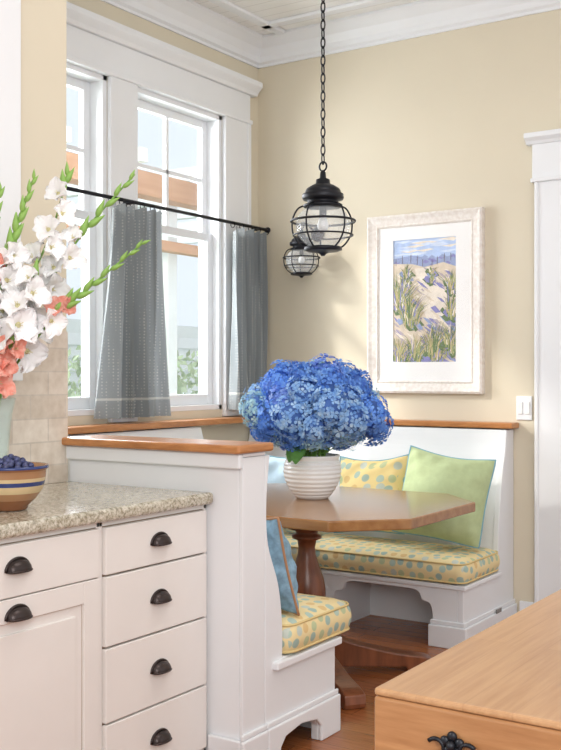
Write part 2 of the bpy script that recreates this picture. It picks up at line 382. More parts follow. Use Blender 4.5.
# ------------------------------------------------------------------ benches
def smoothpts(P,n=6):
    out=[]
    for i in range(len(P)-1):
        p0=P[max(i-1,0)];p1=P[i];p2=P[i+1];p3=P[min(i+2,len(P)-1)]
        for k in range(n):
            t=k/n
            out.append(tuple(.5*((2*p1[j])+(-p0[j]+p2[j])*t+(2*p0[j]-5*p1[j]+4*p2[j]-p3[j])*t*t+(-p0[j]+3*p1[j]-3*p2[j]+p3[j])*t**3) for j in range(len(p1))))
    out.append(P[-1]); return out
def cushion(parent,x0,x1,y0,y1,z0,z1,mat=None):
    b=MB(); cx,cy=(x0+x1)/2,(y0+y1)/2; hx,hy=(x1-x0)/2,(y1-y0)/2; h=z1-z0
    def ringpts(inset,z,r=.05):
        P=[]
        for (sx,sy,order) in ((1,1,0),(-1,1,1),(-1,-1,0),(1,-1,1)):
            K=range(7) if not order else range(6,-1,-1)
            for k in K:
                a=math.radians(90*k/6)
                P.append((cx+sx*(hx-inset-r+r*math.cos(a)),cy+sy*(hy-inset-r+r*math.sin(a)),z))
        return P
    lay=[(.03,z0),(.008,z0+.006),(.0,z0+.016),(-.007,z0+h*.35),(-.008,z0+h*.5),(-.005,z0+h*.7),(.002,z1-.020),(.010,z1-.010),(.03,z1+.000),(.07,z1+.005),(.12,z1+.008)]
    rings=[[b.bm.verts.new(p) for p in ringpts(i,z)] for i,z in lay]
    N=28
    for k in range(len(rings)-1):
        for i in range(N): b.face([rings[k][i],rings[k][(i+1)%N],rings[k+1][(i+1)%N],rings[k+1][i]])
    b.face(rings[0][::-1]); b.face(rings[-1])
    o=put('seat_cushion',b,mat or SEATF,parent,True,label='yellow seat cushion with teal and tan dots')
    for z,i in ((z0+.012,.0),(z1-.016,.002)):
        put('piping',MB().tube(ringpts(i,z),.0045,6,True),PIPEY,o,True)
    return o
RX=1.635; FY=-.66
e=thing('dining_bench','white built-in bench against beige wall with yellow dotted cushion','bench',(1.1,-.4,0))
prof=smoothpts([(-.22,.30),(-.22,.46),(-.205,.60),(-.165,.78),(-.12,.92),(-.105,1.015)],5)
put('bench_back',MB().prism([(-.004,1.015)]+[(y+.008,z) for y,z in prof[::-1]]+[(-.004,.30)],'x',.01,RX-.03),WHITE,e)
endp=[(-.004,0),(FY,0),(FY,.28)]+[(-.22,.28)]+prof[1:]+[(-.004,1.015)]
put('end_panel',MB().prism(endp,'x',RX-.03,RX),WHITE,e,bevel=.004)
put('seat_board',MB().box(.02,RX+.018,FY-.018,-.215,.281,.304),WHITE,e,bevel=.006)
def archpanel(x0,x1,ztop,openx0,openx1,oz,r=.09):
    L_=[(x0,0),(x0,ztop),(x1,ztop),(x1,0),(openx1,0)]
    A=smoothpts([(openx1,oz-r*1.1),(openx1-r*.15,oz-r*.62),(openx1-r*.55,oz-r*.5),(openx1-r*.75,oz-r*.12),(openx1-r*1.25,oz)],4)
    B=[(openx0+openx1-x,z) for x,z in A][::-1]
    return L_+A+B+[(openx0,0)]
put('front_panel',MB().prism(archpanel(.60,RX-.03,.281,.92,1.475,.262,.10),'y',FY,FY+.025),WHITE,e,bevel=.003)
put('base_moulding',MB().box(1.46,RX+.020,FY-.020,FY-.001,0,.105).box(RX+.001,RX+.020,FY-.001,-.004,0,.105).box(1.466,RX+.011,FY-.011,FY-.001,.105,.128).box(RX+.001,RX+.011,FY-.001,-.004,.105,.128),WHITE,e,bevel=.005)
put('base_moulding',MB().box(.62,.93,FY-.018,FY-.001,0,.11),WHITE,e,bevel=.006)
put('support_panel',MB().box(.895,.92,FY+.025,-.02,0,.281).box(.92,1.6,-.26,-.24,0,.281),WHITE,e)
cushion(e,.05,RX+.012,FY-.022,-.215,.305,.420)
put('air_vent',MB().box(RX+.020,RX+.024,-.30,-.235,.125-.02,.145-.02),VENT,e,label='small grey air vent in base moulding')
e=thing('dining_bench','white built-in window bench with yellow dotted cushion','bench',(.3,-1.2,0))
put('bench_back',MB().prism([(.006,.33),(.30,.33),(.30,.46),(.25,.62),(.15,.85),(.10,1.015),(.006,1.015)],'y',-2.36,-.70),WHITE,e)
put('front_panel',MB().box(.57,.595,-1.9,-.70,0,.30),WHITE,e)
put('seat_board',MB().box(.05,.598,-1.9,-.70,.301,.315),WHITE,e)
cushion(e,.31,.64,-1.90,-.70,.316,.422)
LX=1.69
e=thing('dining_bench','white bench end behind half wall with yellow dotted cushion','bench',(1.2,-2.2,0))
prof2=smoothpts([(-2.30,.35),(-2.30,.46),(-2.325,.60),(-2.385,.74),(-2.395,.88),(-2.375,1.035)],5)
fy=-1.95
endp=[(-2.404,0),(-2.33,0)]+[(-2.33,.055),(-2.30,.085),(-2.20,.10),(-2.10,.085),(-2.07,.055),(-2.07,0)]+[(fy,0),(fy,.325)]+prof2+[(-2.404,1.035)]
put('end_panel',MB().prism(endp,'x',LX-.03,LX),WHITE,e,bevel=.004)
bp=[(-2.404,0),(-2.33,0),(-2.33,.055),(-2.30,.085),(-2.20,.10),(-2.10,.085),(-2.07,.055),(-2.07,0),(fy+.015,0),(fy+.015,.135),(-2.404,.135)]
put('base_moulding',MB().prism(bp,'x',LX,LX+.016).box(LX,LX+.010,-2.404,fy+.01,.135,.155).box(1.62,LX,fy,fy+.016,0,.135),WHITE,e,bevel=.005)
put('bench_back',MB().prism([(-2.404,1.035)]+[(y-.01,z) for y,z in prof2[::-1]]+[(-2.404,.35)],'x',.66,LX-.03),WHITE,e)
put('seat_board',MB().box(.66,LX+.022,-2.36,fy+.015,.318,.345),WHITE,e,bevel=.005)
put('front_panel',MB().box(.66,LX-.03,fy-.025,fy,0,.318),WHITE,e)
cushion(e,.67,LX+.018,-2.29,-1.845,.348,.466)
struct('trim_13',MB().box(1.676,LX,-2.53,-2.407,0,1.035),WHITE,'white end board on half wall',.002,cat='end board')
struct('baseboard_half',MB().box(LX,LX+.016,-2.547,-2.406,0,.135).box(LX,LX+.01,-2.545,-2.406,.135,.155).box(1.56,LX+.0,-2.547,-2.531,0,.135),WHITE,'white base moulding around half wall end',.005,cat='baseboard')

# ------------------------------------------------------------------ table
TC=(1.2,-1.36); TZ=.755
e=thing('dining_table','octagonal wooden pedestal table with brown finish in the nook','table',(TC[0],TC[1],0))
def octo(x0,x1,y0,y1,c): return [(x0+c,y0),(x1-c,y0),(x1,y0+c),(x1,y1-c),(x1-c,y1),(x0+c,y1),(x0,y1-c),(x0,y0+c)]
X0,X1,Y0,Y1=.54,1.86,-1.90,-.82
put('table_top',MB().prism(octo(X0,X1,Y0,Y1,.23),'z',TZ-.042,TZ),TABLEW,e,bevel=.006,seg=3)
put('table_apron',MB().prism(octo(X0+.28,X1-.28,Y0+.28,Y1-.28,.12),'z',TZ-.085,TZ-.042),TABLED,e,bevel=.004)
pp=[(.115,.67),(.115,.652),(.088,.640),(.085,.628),(.050,.618),(.048,.606),(.066,.598),(.066,.586),(.042,.576),(.037,.545),(.040,.515),(.054,.47),(.074,.41),(.083,.36),(.083,.325),(.066,.28),(.044,.258),(.044,.248),(.072,.236),(.076,.222),(.072,.208),(.048,.196),(.048,.182),(.085,.165),(.085,.08)]
put('pedestal',MB().lathe(pp,(TC[0],TC[1],0),40),TABLED,e,True,label='turned dark wood pedestal')
def foot(parent,ang,ln):
    a=math.radians(ang); b=MB()
    pr=smoothpts([(.03,.155),(.10,.165),(.2,.13),(ln*.7,.085),(ln*.9,.07),(ln,.055)],4)
    poly=pr+[(ln+.005,.02),(ln,.0),(ln-.1,.0),(ln-.12,.025),(.03,.03)]
    b.prism([(p[0],p[1]) for p in poly],'y',-.045,.045)
    for v in b.bm.verts:
        x,y=v.co.x,v.co.y; v.co.x=TC[0]+x*math.cos(a)-y*math.sin(a); v.co.y=TC[1]+x*math.sin(a)+y*math.cos(a)
    put('foot',b,TABLED,parent,bevel=.006)
for a in (36,-38,142,-144): foot(e,a,.55)

# ------------------------------------------------------------------ island
e=thing('kitchen_island','maple butcher block island with iron pull','kitchen island',(3.6,-3.45,0))
put('island_top',MB().box(2.983,4.25,-4.06,-2.85,.895,.905),BUTCH,e,bevel=.004,seg=3)
put('island_edge_band',MB().box(2.983,4.25,-4.06,-2.85,.815,.8945),ISLE,e,bevel=.004,seg=3)
put('island_body',MB().box(3.02,4.21,-4.02,-2.89,.05,.815).box(3.06,4.18,-3.98,-2.93,0,.05),ISLW,e,bevel=.004)
b=MB(); cx,cy,cz=3.092,-4.064,.852
for k in range(5):
    a=math.radians(72*k+90); b.ell((cx+.010*math.cos(a),cy,cz+.003+.010*math.sin(a)),(.0065,.004,.0065),10,8)
b.ell((cx,cy-.004,cz+.003),(.006,.006,.006),12,8)
for s in (-1,1):
    P=[]
    for k in range(15):
        t=k/14; a=.6+t*4.6; rr=.013*(1-.65*t)
        P.append((cx+s*(.019+rr*math.cos(a)),cy-.002,cz-.004+rr*math.sin(a)))
    b.tube(P,[.0030-.0012*k/14 for k in range(15)],6)
b.tube([(cx+.02*math.sin(t*math.pi/6-math.pi/2),cy-.012*math.sin(t*math.pi/6)-.002,cz-.012-.010*math.sin(t*math.pi/6)) for t in range(0,7)],.0032,6)
put('drawer_pull',b,IRON,e,True,label='black iron floral drawer pull')

# ------------------------------------------------------------------ picture
e=thing('framed_picture','whitewashed wood framed beach dune print on beige wall','picture frame',(1.126,0,1.2))
fx0,fx1,fz0,fz1=.778,1.473,1.199,2.194
FR=wood('whitewashed_frame_wood',(.70,.63,.57),(.86,.83,.79),(8,1,8),6,.6)
def frameprof():
    b=MB()
    def ringr(ins,y): return [(fx0+ins,y,fz0+ins),(fx1-ins,y,fz0+ins),(fx1-ins,y,fz1-ins),(fx0+ins,y,fz1-ins)]
    R=[ringr(0,-.002),ringr(0,-.038),ringr(.012,-.045),ringr(.03,-.036),ringr(.055,-.030),ringr(.062,-.034),ringr(.07,-.026),ringr(.07,-.002)]
    V=[[b.bm.verts.new(p) for p in r] for r in R]
    for k in range(len(V)-1):
        for i in range(4): b.face([V[k][i],V[k][(i+1)%4],V[k+1][(i+1)%4],V[k+1][i]])
    return b
put('frame',frameprof(),FR,e,bevel=0)
MAT=M('cream_mat_board',(.86,.85,.84),.8,var=.01)
px0,px1,pz0,pz1=.935,1.315,1.372,2.052
b=MB()
for (a,c,d,f) in ((fx0+.065,fx1-.065,fz0+.065,pz0),(fx0+.065,fx1-.065,pz1,fz1-.065),(fx0+.065,px0,pz0,pz1),(px1,fx1-.065,pz0,pz1)): b.box(a,c,-.022,-.016,d,f)
put('mat_board',b,MAT,e)
cols=[(.42,.54,.78),(.28,.34,.54),(.66,.56,.44),(.44,.37,.40),(.11,.17,.06),(.32,.34,.12),(.50,.40,.20),(.14,.12,.15),(.78,.70,.60),(.22,.21,.46),(.62,.70,.86)]
pm=[M('print_ink_%s'%w,c,.7,var=.12,scale=25) for w,c in zip(('sky','sea','sand','shade','grass','olive','straw','dark','pale','violet','cloud'),cols)]
b=MB(); W=px1-px0; H=pz1-pz0; lay=[0]
def P2(u,v): return (px0+u*W,-.0160-lay[0]*.0000035,pz0+v*H)
def poly(mi,pts):
    b.mi=mi; lay[0]+=1; b.face([b.bm.verts.new(P2(min(1,max(0,u)),min(1,max(0,v)))) for u,v in pts])
rg=random.Random(3)
poly(0,[(0,.78),(1,.78),(1,1),(0,1)])
for k in range(22):
    u,v=rg.random(),rg.uniform(.88,.99); poly(rg.choice([10,10,8]),[(u-.15,v),(u+.1,v+.010),(u+.16,v+.002),(u,v-.014)])
poly(1,[(0,.76),(1,.72),(1,.85),(.6,.84),(.3,.87),(0,.85)])
for k in range(40):
    u,v=rg.random(),rg.uniform(.76,.85); poly(rg.choice([9,1,1,9]),[(u-.05,v),(u,v+.02),(u+.06,v),(u,v-.012)])
poly(2,[(0,0),(1,0),(1,.76),(.8,.80),(.5,.77),(.3,.80),(0,.81)])
poly(8,[(.35,.76),(.62,.77),(.95,.45),(1,.28),(.62,.20),(.46,.48)])
for k in range(130):
    u,v=rg.random(),rg.uniform(0,.75); w=rg.uniform(.03,.12)
    poly(rg.choice([3,8,8,2,9,2]),[(u-w,v+.5*w-.01),(u,v+.014),(u+w,v-.5*w+.012),(u,v-.012)])
for k in range(70):
    u=rg.uniform(.45,1.0); v=rg.uniform(.0,.34); w=rg.uniform(.05,.13)
    poly(rg.choice([9,9,3,1]),[(u-w,v+.5*w-.01),(u,v+.018),(u+w,v-.5*w+.012),(u,v-.016)])
for k in range(9):
    u=.05+k*.11+rg.uniform(-.02,.02); v=.79+.02*math.sin(k); poly(7,[(u,v),(u+.010,v),(u+.012,v+rg.uniform(.05,.09)),(u+.002,v+.06)])
clumps=[(.93,.58,.20),(.22,.68,.14),(.62,.68,.10),(.92,.38,.24),(.12,.46,.40),(.28,.32,.36),(.66,.04,.40),(.36,.02,.30),(.10,.04,.26),(.95,.10,.28)]
for (u,v,s) in clumps:
    for k in range(18):
        a,c=u+rg.gauss(0,s*.3),v+rg.uniform(-.05,.06); q=rg.uniform(.04,.09); poly(rg.choice([4,9,4,4,1,9]),[(a-q,c+q*.3-.01),(a-.01,c+.03),(a+q,c-q*.3),(a,c-.03)])
    for k in range(int(50+s*130)):
        du=rg.gauss(0,s*.18); l=rg.uniform(.3,1)*s*.78; uu=u+du; vv=v+rg.uniform(-.05,.05); bend=(du/s)*2.2+rg.uniform(-.4,.9)
        ps=[(uu+bend*l*t*t*1.3,vv+l*(t-.3*t*t*min(1.5,abs(bend)))) for t in (0,.35,.7,1)]
        w=.008
        poly(rg.choice([4,4,4,5,5,6,6,8,9]),[(ps[0][0]-w,ps[0][1]),(ps[1][0]-w,ps[1][1]),(ps[2][0]-w*.6,ps[2][1]),ps[3],(ps[2][0]+w*.6,ps[2][1]),(ps[1][0]+w,ps[1][1]),(ps[0][0]+w,ps[0][1])])
put('art_print',b,pm,e,recalc=False,label='impressionist print of grassy beach dunes with fence')
put('picture_glass',MB().box(fx0+.066,fx1-.066,-.0275,-.0265,fz0+.066,fz1-.066),glassmat('picture_glass',(1,1,1),.02),e)

# ------------------------------------------------------------------ lanterns
def lantern(e,c,s):
    cx,cy,cz=c
    def P(r,z): return (r*s,z*s)
    put('lantern_cap',MB().lathe([P(.004,.240),P(.012,.230),P(.014,.205),P(.030,.198),P(.032,.180),P(.050,.172),P(.072,.158),P(.078,.148),P(.078,.140),P(.090,.134),P(.092,.118),P(.088,.110),P(.068,.106),P(.068,.092),P(.086,.088),P(.086,.078),P(.05,.076)],c,32),IRON,e,True)
    gp=[P(.052,.08)]
    base=smoothpts([(.060,.078),(.092,.060),(.112,.032),(.119,0),(.113,-.034),(.094,-.066),(.068,-.088),(.06,-.094)],5)
    for i,(r,z) in enumerate(base): gp.append(P(r+.0015*math.sin(i*2.1),z))
    put('glass_globe',MB().lathe(gp,c,36,False),LGLASS,e,True)
    b=MB()
    for k in range(5):
        a=2*math.pi*k/5+.95
        pts=smoothpts([(.070,.090),(.110,.078),(.134,.040),(.140,0),(.132,-.042),(.106,-.080),(.078,-.100)],4)
        b.tube([(cx+r*s*math.cos(a),cy+r*s*math.sin(a),cz+z*s) for r,z in pts],.0040*s,6)
    b.ring((cx,cy,cz+.016*s),.140*s,.140*s,.0055*s,'z',44,6)
    b.ring((cx,cy,cz-.046*s),.130*s,.130*s,.0040*s,'z',44,6)
    put('wire_cage',b,IRON,e,True)
    put('lantern_base',MB().lathe([P(.06,-.094),P(.082,-.098),P(.084,-.110),P(.070,-.116),P(.03,-.120),P(.014,-.128),P(.008,-.136)],c,28),IRON,e,True)
    put('socket',MB().lathe([P(.016,.08),P(.016,.04),P(.012,.035)],c,16),IRON,e,True)
    put('light_bulb',MB().lathe([P(.010,.036),P(.020,.02),P(.026,0),P(.022,-.018),P(.010,-.028),P(.002,-.030)],c,16),CERAM,e,True)
    b=MB().ring((cx,cy,cz+.256*s),.018*s,.02*s,.004*s,'y',18,6); put('hanging_loop',b,IRON,e,True)
c=(1.334,-1.445,1.938)
e=thing('pendant_lantern','black iron caged globe lantern hanging on chain over table','pendant lamp',(c[0],c[1],c[2]-.15))
lantern(e,c,.97)
b=MB(); z=c[2]+.280; k=0
while z<CZ-.06:
    P=[]
    for i in range(12):
        a=2*math.pi*i/12; u,v=.0095*math.cos(a),.0235*math.sin(a)
        P.append((c[0]+u,c[1],z+v) if k%2 else (c[0],c[1]+u,z+v))
    b.tube(P,.0030,6,True); z+=.038; k+=1
put('chain',b,IRON,e,True)
put('ceiling_canopy',MB().lathe([(.006,CZ-.06),(.03,CZ-.05),(.06,CZ-.02),(.065,CZ)],(c[0],c[1],0),28),IRON,e,True)
c=(.413,-.155,1.965)
e=thing('wall_lantern','small black caged globe lantern on wall bracket','wall lamp',(c[0],0,c[2]))
lantern(e,c,.76)
b=MB().tube(smoothpts([(.43,-.01,2.13),(.43,-.06,2.15),(.42,-.12,2.18),(c[0],c[1],2.175)],5),.006,8)
put('wall_bracket',b,IRON,e,True)
put('back_plate',MB().lathe([(.04,0),(.045,.006),(.03,.012),(.01,.02)],(.43,0,2.13),20,True,Matrix.Rotation(math.radians(90),3,'X')),IRON,e,True)

# ------------------------------------------------------------------ curtains
e=thing('curtain_rod','thin black iron cafe curtain rod across windows','curtain rod',(.1,-1.2,2.175))
put('rod',MB().tube([(.1,-2.35,2.175),(.1,-.05,2.175)],.0095,10),IRON,e,True)
for y in (-.042,-2.36): put('finial',MB().ell((.1,y,2.175),.018),IRON,e,True)
for y in (-.10,-1.24,-2.15): put('rod_bracket',MB().box(.028,.1,y-.006,y+.006,2.168,2.178).box(.028,.034,y-.012,y+.012,2.14,2.2),IRON,e)
def curtain(yt0,yt1,yb0,yb1,nf,label,ph=0,zb=1.085):
    zt=2.155; e=thing('cafe_curtain',label,'curtain',(.1,(yb0+yb1)/2,zb))
    r=random.Random(int(ph*10)); am=[r.uniform(.5,1.5) for _ in range(40)]; dr=[r.uniform(-1,1) for _ in range(40)]
    def lerp(a,t): i=int(t); f=t-i; f=f*f*(3-2*f); return a[i]*(1-f)+a[i+1]*f
    def fn(u,v):
        y0=yt0+(yb0-yt0)*(1-v)**1.2; y1=yt1+(yb1-yt1)*(1-v)**1.4
        low=(1-v)
        uu=u+.03*math.sin(7*u+2.5*v+ph)*math.sin(math.pi*u)
        y=y0+(y1-y0)*uu; k=nf*2*math.pi*(u+.10*low*lerp(dr,u*5))+ph
        A=lerp(am,u*nf+.8*low)*.036*(.75+.35*low)
        x=.102+A*math.sin(k+.9*math.sin(2.2*v+ph))+.014*math.sin(1.37*k+v*4)*low
        z=zb+(zt-zb)*v - .026*(math.sin(nf*math.pi*u)**2)*max(0,(v-.9)/.1)
        return (x,y+.016*math.cos(k)*math.sin(math.pi*u),z)
    put('curtain_panel',MB().grid(fn,170,34),CURT,e,True,recalc=False)
    n=int(nf)
    for i in range(n+1):
        y=yt0+(yt1-yt0)*i/n
        put('curtain_ring',MB().ring((.1,y,2.165),.014,.018,.0025,'y',16,6),IRON,e,True)
curtain(-1.42,-1.03,-1.50,-.985,5.5,'grey linen cafe curtain between the windows',.3)
curtain(-.40,-.05,-.42,-.02,4.7,'grey linen cafe curtain near the corner',1.1,1.10)

# ------------------------------------------------------------------ pillows
def pillow(label,w,h,t,loc,rot,mat,pmat,seed=0,pin=.10):
    e=thing('throw_pillow',label,'pillow',loc); e.rotation_euler=rot
    ORG[e.name]=Vector((0,0,0))
    def edge(u,v):
        sag=-.04*h*(1-u*u)*(v>0)*v
        rc=1-.035*(u*u*v*v)**2
        return (w/2*u*(1-pin*(1-v*v))*rc, h/2*v*(1-pin*(1-u*u))*rc+sag)
    b=MB()
    for s in (1,-1):
        def fn(a,c):
            u=math.sin((a*2-1)*math.pi/2); v=math.sin((c*2-1)*math.pi/2); x,z=edge(u,v)
            k=max(0,(1-u*u)*(1-v*v))**.6
            wr=.010*math.sin(13*u+5*v+seed)*(abs(u)**2)+.010*math.sin(11*v-6*u+seed)*(abs(v)**2)+.005*math.sin(6*u*v*3+seed)
            return (x,s*(t/2*k*(1.1-.25*v)+wr*min(1,k*3)),z)
        b.grid(fn,36,36)
    bmesh.ops.remove_doubles(b.bm,verts=b.bm.verts,dist=.0006)
    put('pillow_cover',b,mat,e,True)
    P=[]
    n=16
    for k in range(n): P.append(edge(-1+2*k/n,-1))
    for k in range(n): P.append(edge(1,-1+2*k/n))
    for k in range(n): P.append(edge(1-2*k/n,1))
    for k in range(n): P.append(edge(-1,1-2*k/n))
    put('piping',MB().tube([(x,0,z) for x,z in P],.005,6,True),pmat,e,True)
R=math.radians
pillow('green linen throw pillow with blue piping on bench',.455,.465,.27,(1.422,-.41,.692),(R(-18),R(8),R(12)),GREENF,PIPE,1,.07)
pillow('yellow dotted throw pillow leaning on bench back',.44,.43,.17,(.98,-.36,.668),(R(-15),R(-4),R(-2)),PILLF,PIPE,2)
pillow('pale blue throw pillow in bench corner',.42,.44,.15,(.50,-.42,.66),(R(-14),R(0),R(24)),PALEF,PIPE,3)
pillow('slate blue throw pillow with brown piping leaning on half wall',.35,.37,.16,(1.53,-2.195,.655),(R(16),R(3),R(-22)),BLUEF,TANP,4)

# ------------------------------------------------------------------ hydrangeas
VC=(1.200,-1.313)
e=thing('flower_vase','white ribbed ceramic vase holding blue hydrangeas on table','vase',(VC[0],VC[1],TZ))
pr=[(.066,0),(.074,.004)]
bs=smoothpts([(.078,.010),(.100,.038),(.119,.075),(.128,.115),(.126,.150),(.117,.172)],10)
for i,(r,z) in enumerate(bs): pr.append((r+(.0018*math.sin(i*1.26)),z))
pr+=[(.117,.178),(.123,.186),(.123,.192),(.115,.193),(.108,.182),(.115,.14),(.09,.05),(.07,.015)]
put('vase_body',MB().lathe(pr,(VC[0],VC[1],TZ),48),CERAM,e,True)
def headmesh(mat,seed,R0=.080):
    b=MB(); r=random.Random(seed); n=105
    b.mi=1; b.ell((0,0,0),(R0*.74,)*3,12,8); b.mi=0
    lx,ly,lz=r.uniform(0,6),r.uniform(0,6),r.uniform(0,6)
    for i in range(n):
        z=1-2*(i+.5)/n; a=i*2.39996; rr=math.sqrt(1-z*z)
        nrm=Vector((rr*math.cos(a),rr*math.sin(a),z)); lump=1+.10*math.sin(3*nrm.x*2+lx)*math.sin(3*nrm.y*2+ly)+.06*math.sin(7*nrm.z+lz)
        nrm=(nrm+Vector((r.uniform(-.3,.3),r.uniform(-.3,.3),r.uniform(-.3,.3)))).normalized()
        q=nrm.to_track_quat('Z','Y'); s=R0*r.uniform(.19,.28); ro=r.uniform(0,1.57); cen=nrm*R0*lump*r.uniform(.78,1.12)
        for k in range(4):
            t=ro+k*math.pi/2
            def pt(d,an,h): return cen+q@Vector((d*math.cos(an),d*math.sin(an),h))
            vs=[b.bm.verts.new(p) for p in (pt(s*.06,t,0),pt(s*.62,t-.62,s*.10),pt(s*.98,t-.42,s*.20),pt(s*1.04,t,s*.12),pt(s*.98,t+.42,s*.20),pt(s*.62,t+.62,s*.10))]
            b.face(vs)
    return b.mesh('flower_head',[mat,HYC],recalc=False)
HM=[headmesh(m,i) for i,m in enumerate((HY1,HY4,HY2,HY1,HY3,HY2,HY1))]
NMS=('deep blue','clear blue','light blue','deep blue','pale aqua','light blue','deep blue')
CB=Vector((VC[0]+.004,VC[1]+.003,1.146)); mouth=Vector((VC[0],VC[1],TZ+.17))
def leafmesh(l=.13,w=.07):
    b=MB()
    def fn(u,v):
        x=l*u; ww=w*math.sin(math.pi*min(1,u*.96+.02))**.8*(v-.5)
        return (x,ww,-.25*l*u*u+.25*abs(ww))
    b.grid(fn,8,4); return b.mesh('leaf',LEAF,smooth=True,recalc=False)
LM=leafmesh()
r=random.Random(21)
pts=[]
n=38
for i in range(n):
    z=1-1.68*(i+.5)/n; a=i*2.39996; rr=math.sqrt(max(0,1-z*z))
    f_=r.uniform(.82,1.10)
    pts.append(Vector((rr*math.cos(a)*.255*f_,rr*math.sin(a)*.255*f_,z*.155*f_)))
for i in range(9):
    a=i*.698+.3; pts.append(Vector((.13*math.cos(a),.13*math.sin(a),-.100)))
for i in range(7):
    a=i*.9; pts.append(Vector((.14*math.cos(a),.14*math.sin(a),.05)))
for i,p in enumerate(pts):
    low=i>=n
    j=.008 if low else .018
    p=p+Vector((r.uniform(-j,j),r.uniform(-j,j),r.uniform(-j,j)))
    loc=CB+p; k_=r.randrange(7)
    e=thing('hydrangea','%s hydrangea bloom in white vase'%NMS[k_],'flower',loc,'blue hydrangeas in the white vase')
    o=link(bpy.data.objects.new('flower_head',HM[k_])); o.parent=e; o.rotation_euler=(r.uniform(0,6),r.uniform(0,6),r.uniform(0,6)); k=r.uniform(.82,1.15)*(.88 if low else 1); o.scale=(k,k,k*.94)
    m2=mouth+Vector((p.x*.2,p.y*.2,-.12)); md=loc.lerp(m2,.5)+Vector((-p.x*.25,-p.y*.25,.03))
    put('stem',MB().tube(smoothpts([tuple(loc),tuple(md),tuple(mouth+Vector((p.x*.22,p.y*.22,.02))),tuple(m2)],4),.003,6),STEM,e,True)
    if p.z<-.07 and i%4==0:
        o=link(bpy.data.objects.new('leaf',LM)); o.parent=e; ang=math.atan2(p.y,p.x); o.rotation_euler=(0,.35,ang+.3); o.location=(-p.x*.3,-p.y*.3,-.05)

# ------------------------------------------------------------------ bowl & blueberries
BC=Vector((1.36,-3.20,.921))
e=thing('fruit_bowl','glazed pottery bowl with brown cream and blue stripes','bowl',BC)
stripes=[M('bowl_glaze_'+w,c,.2,var=.1) for w,c in (('tan',(.38,.20,.10)),('blue',(.03,.05,.17)),('cream',(.60,.46,.26)),('brown',(.24,.10,.045)))]
b=MB(); prof_=[(.045,0),(.05,.004),(.052,.012),(.072,.03),(.086,.050),(.092,.060),(.095,.070),(.098,.082),(.1,.092),(.101,.102),(.102,.112),(.108,.118),(.107,.126),(.098,.124)]
mats=[3,3,3,0,2,2,1,2,0,0,3,1,0]
for k in range(len(prof_)-1):
    b.mi=mats[k]; b.lathe([prof_[k],prof_[k+1]],BC,40,False)
b.mi=0; b.lathe([(.098,.124),(.09,.08),(.06,.03),(.03,.02)],BC,40,False); b.lathe([(.03,.02),(.001,.019)],BC,40,False); b.lathe([(.045,0),(.001,.001)],BC,40,False)
bmesh.ops.remove_doubles(b.bm,verts=b.bm.verts,dist=.0002)
put('bowl_body',b,stripes,e,True)
bb=MB(); bb.ell((0,0,0),(.0098,.0098,.0088),12,8); bb.ring((0,0,.0084),.003,.003,.001,'z',8,4); bmz=bb.mesh('blueberry',BERRY,smooth=True)
r=random.Random(5)
for layer,(nb,rad,zz) in enumerate(((52,.087,.114),(34,.068,.131),(14,.040,.145))):
    for i in range(nb):
        rr=rad*math.sqrt((i+.5)/nb); a=i*2.39996+layer
        o=link(bpy.data.objects.new('blueberry',bmz)); o.location=BC+Vector((rr*math.cos(a),rr*math.sin(a),zz-.012*(rr/rad)**2+r.uniform(-.003,.003)))
        o.rotation_euler=(r.uniform(-1,1),r.uniform(-1,1),0); o['label']='dark blueberry piled in striped bowl'; o['category']='blueberry'; o['group']='blueberries in the bowl'

# ------------------------------------------------------------------ gladioli
GV=Vector((1.150,-3.075,.92)); Rv=Vector((.8348,.5505,0)); Fv=Vector((-.5505,.8348,0))
e=thing('glass_vase','clear glass vase holding tall gladioli on counter','vase',GV)
put('vase_body',MB().lathe([(.04,0),(.042,.006),(.04,.06),(.045,.16),(.055,.26),(.066,.31),(.062,.31),(.05,.25),(.04,.15),(.035,.02),(.002,.018)],GV,32,True),VGLASS,e,True)
def floret(mat,seed,s=.058):
    b=MB(); r=random.Random(seed)
    for k in range(6):
        a=k*math.pi/3+r.uniform(-.12,.12); wd=s*(.98 if k%2 else 1.20); ln=s*(1.0 if k%2 else 1.12)*r.uniform(.9,1.1); opn=r.uniform(.9,1.15); ph=r.uniform(0,6); base=.002*(k%2)
        def fn(u,v):
            s_=(v-.5)*2
            w=s_*wd*.5*(max(0,math.sin(math.pi*(.10+.86*u)))**.62)
            ue=u*(1-.10*s_*s_)
            out=ln*(.08+.92*opn*ue**1.3); up=ln*(.60*math.sin(2.0*ue))+.22*ln*s_*s_*u*(1-.6*u)
            rf=.11*ln*math.sin(s_*11+ph)*u**3
            x=out; y=w
            return (x*math.cos(a)-y*math.sin(a), x*math.sin(a)+y*math.cos(a), up+rf+base)
        b.grid(fn,9,12)
    b.mi=1; b.lathe([(.004,-.014),(.008,0),(.010,.012)],(0,0,0),10,True)
    for k in range(3): b.tube([(0,0,.01),(.006*math.cos(k*2),.006*math.sin(k*2),s*.56)],.0013,5)
    return b.mesh('flower',[mat,GTH],smooth=True,recalc=False)
FWm=[floret(GW,i) for i in range(4)]; FCm=[floret(GC,i+5) for i in range(2)]
bm_=MB(); bm_.lathe([(.003,-.004),(.0085,.006),(.0095,.016),(.0072,.028),(.0035,.042),(.0005,.052)],(0,0,0),8); BDm=bm_.mesh('bud',BUD,smooth=True)
cam_=Vector((3.605,-5.217,1.3))
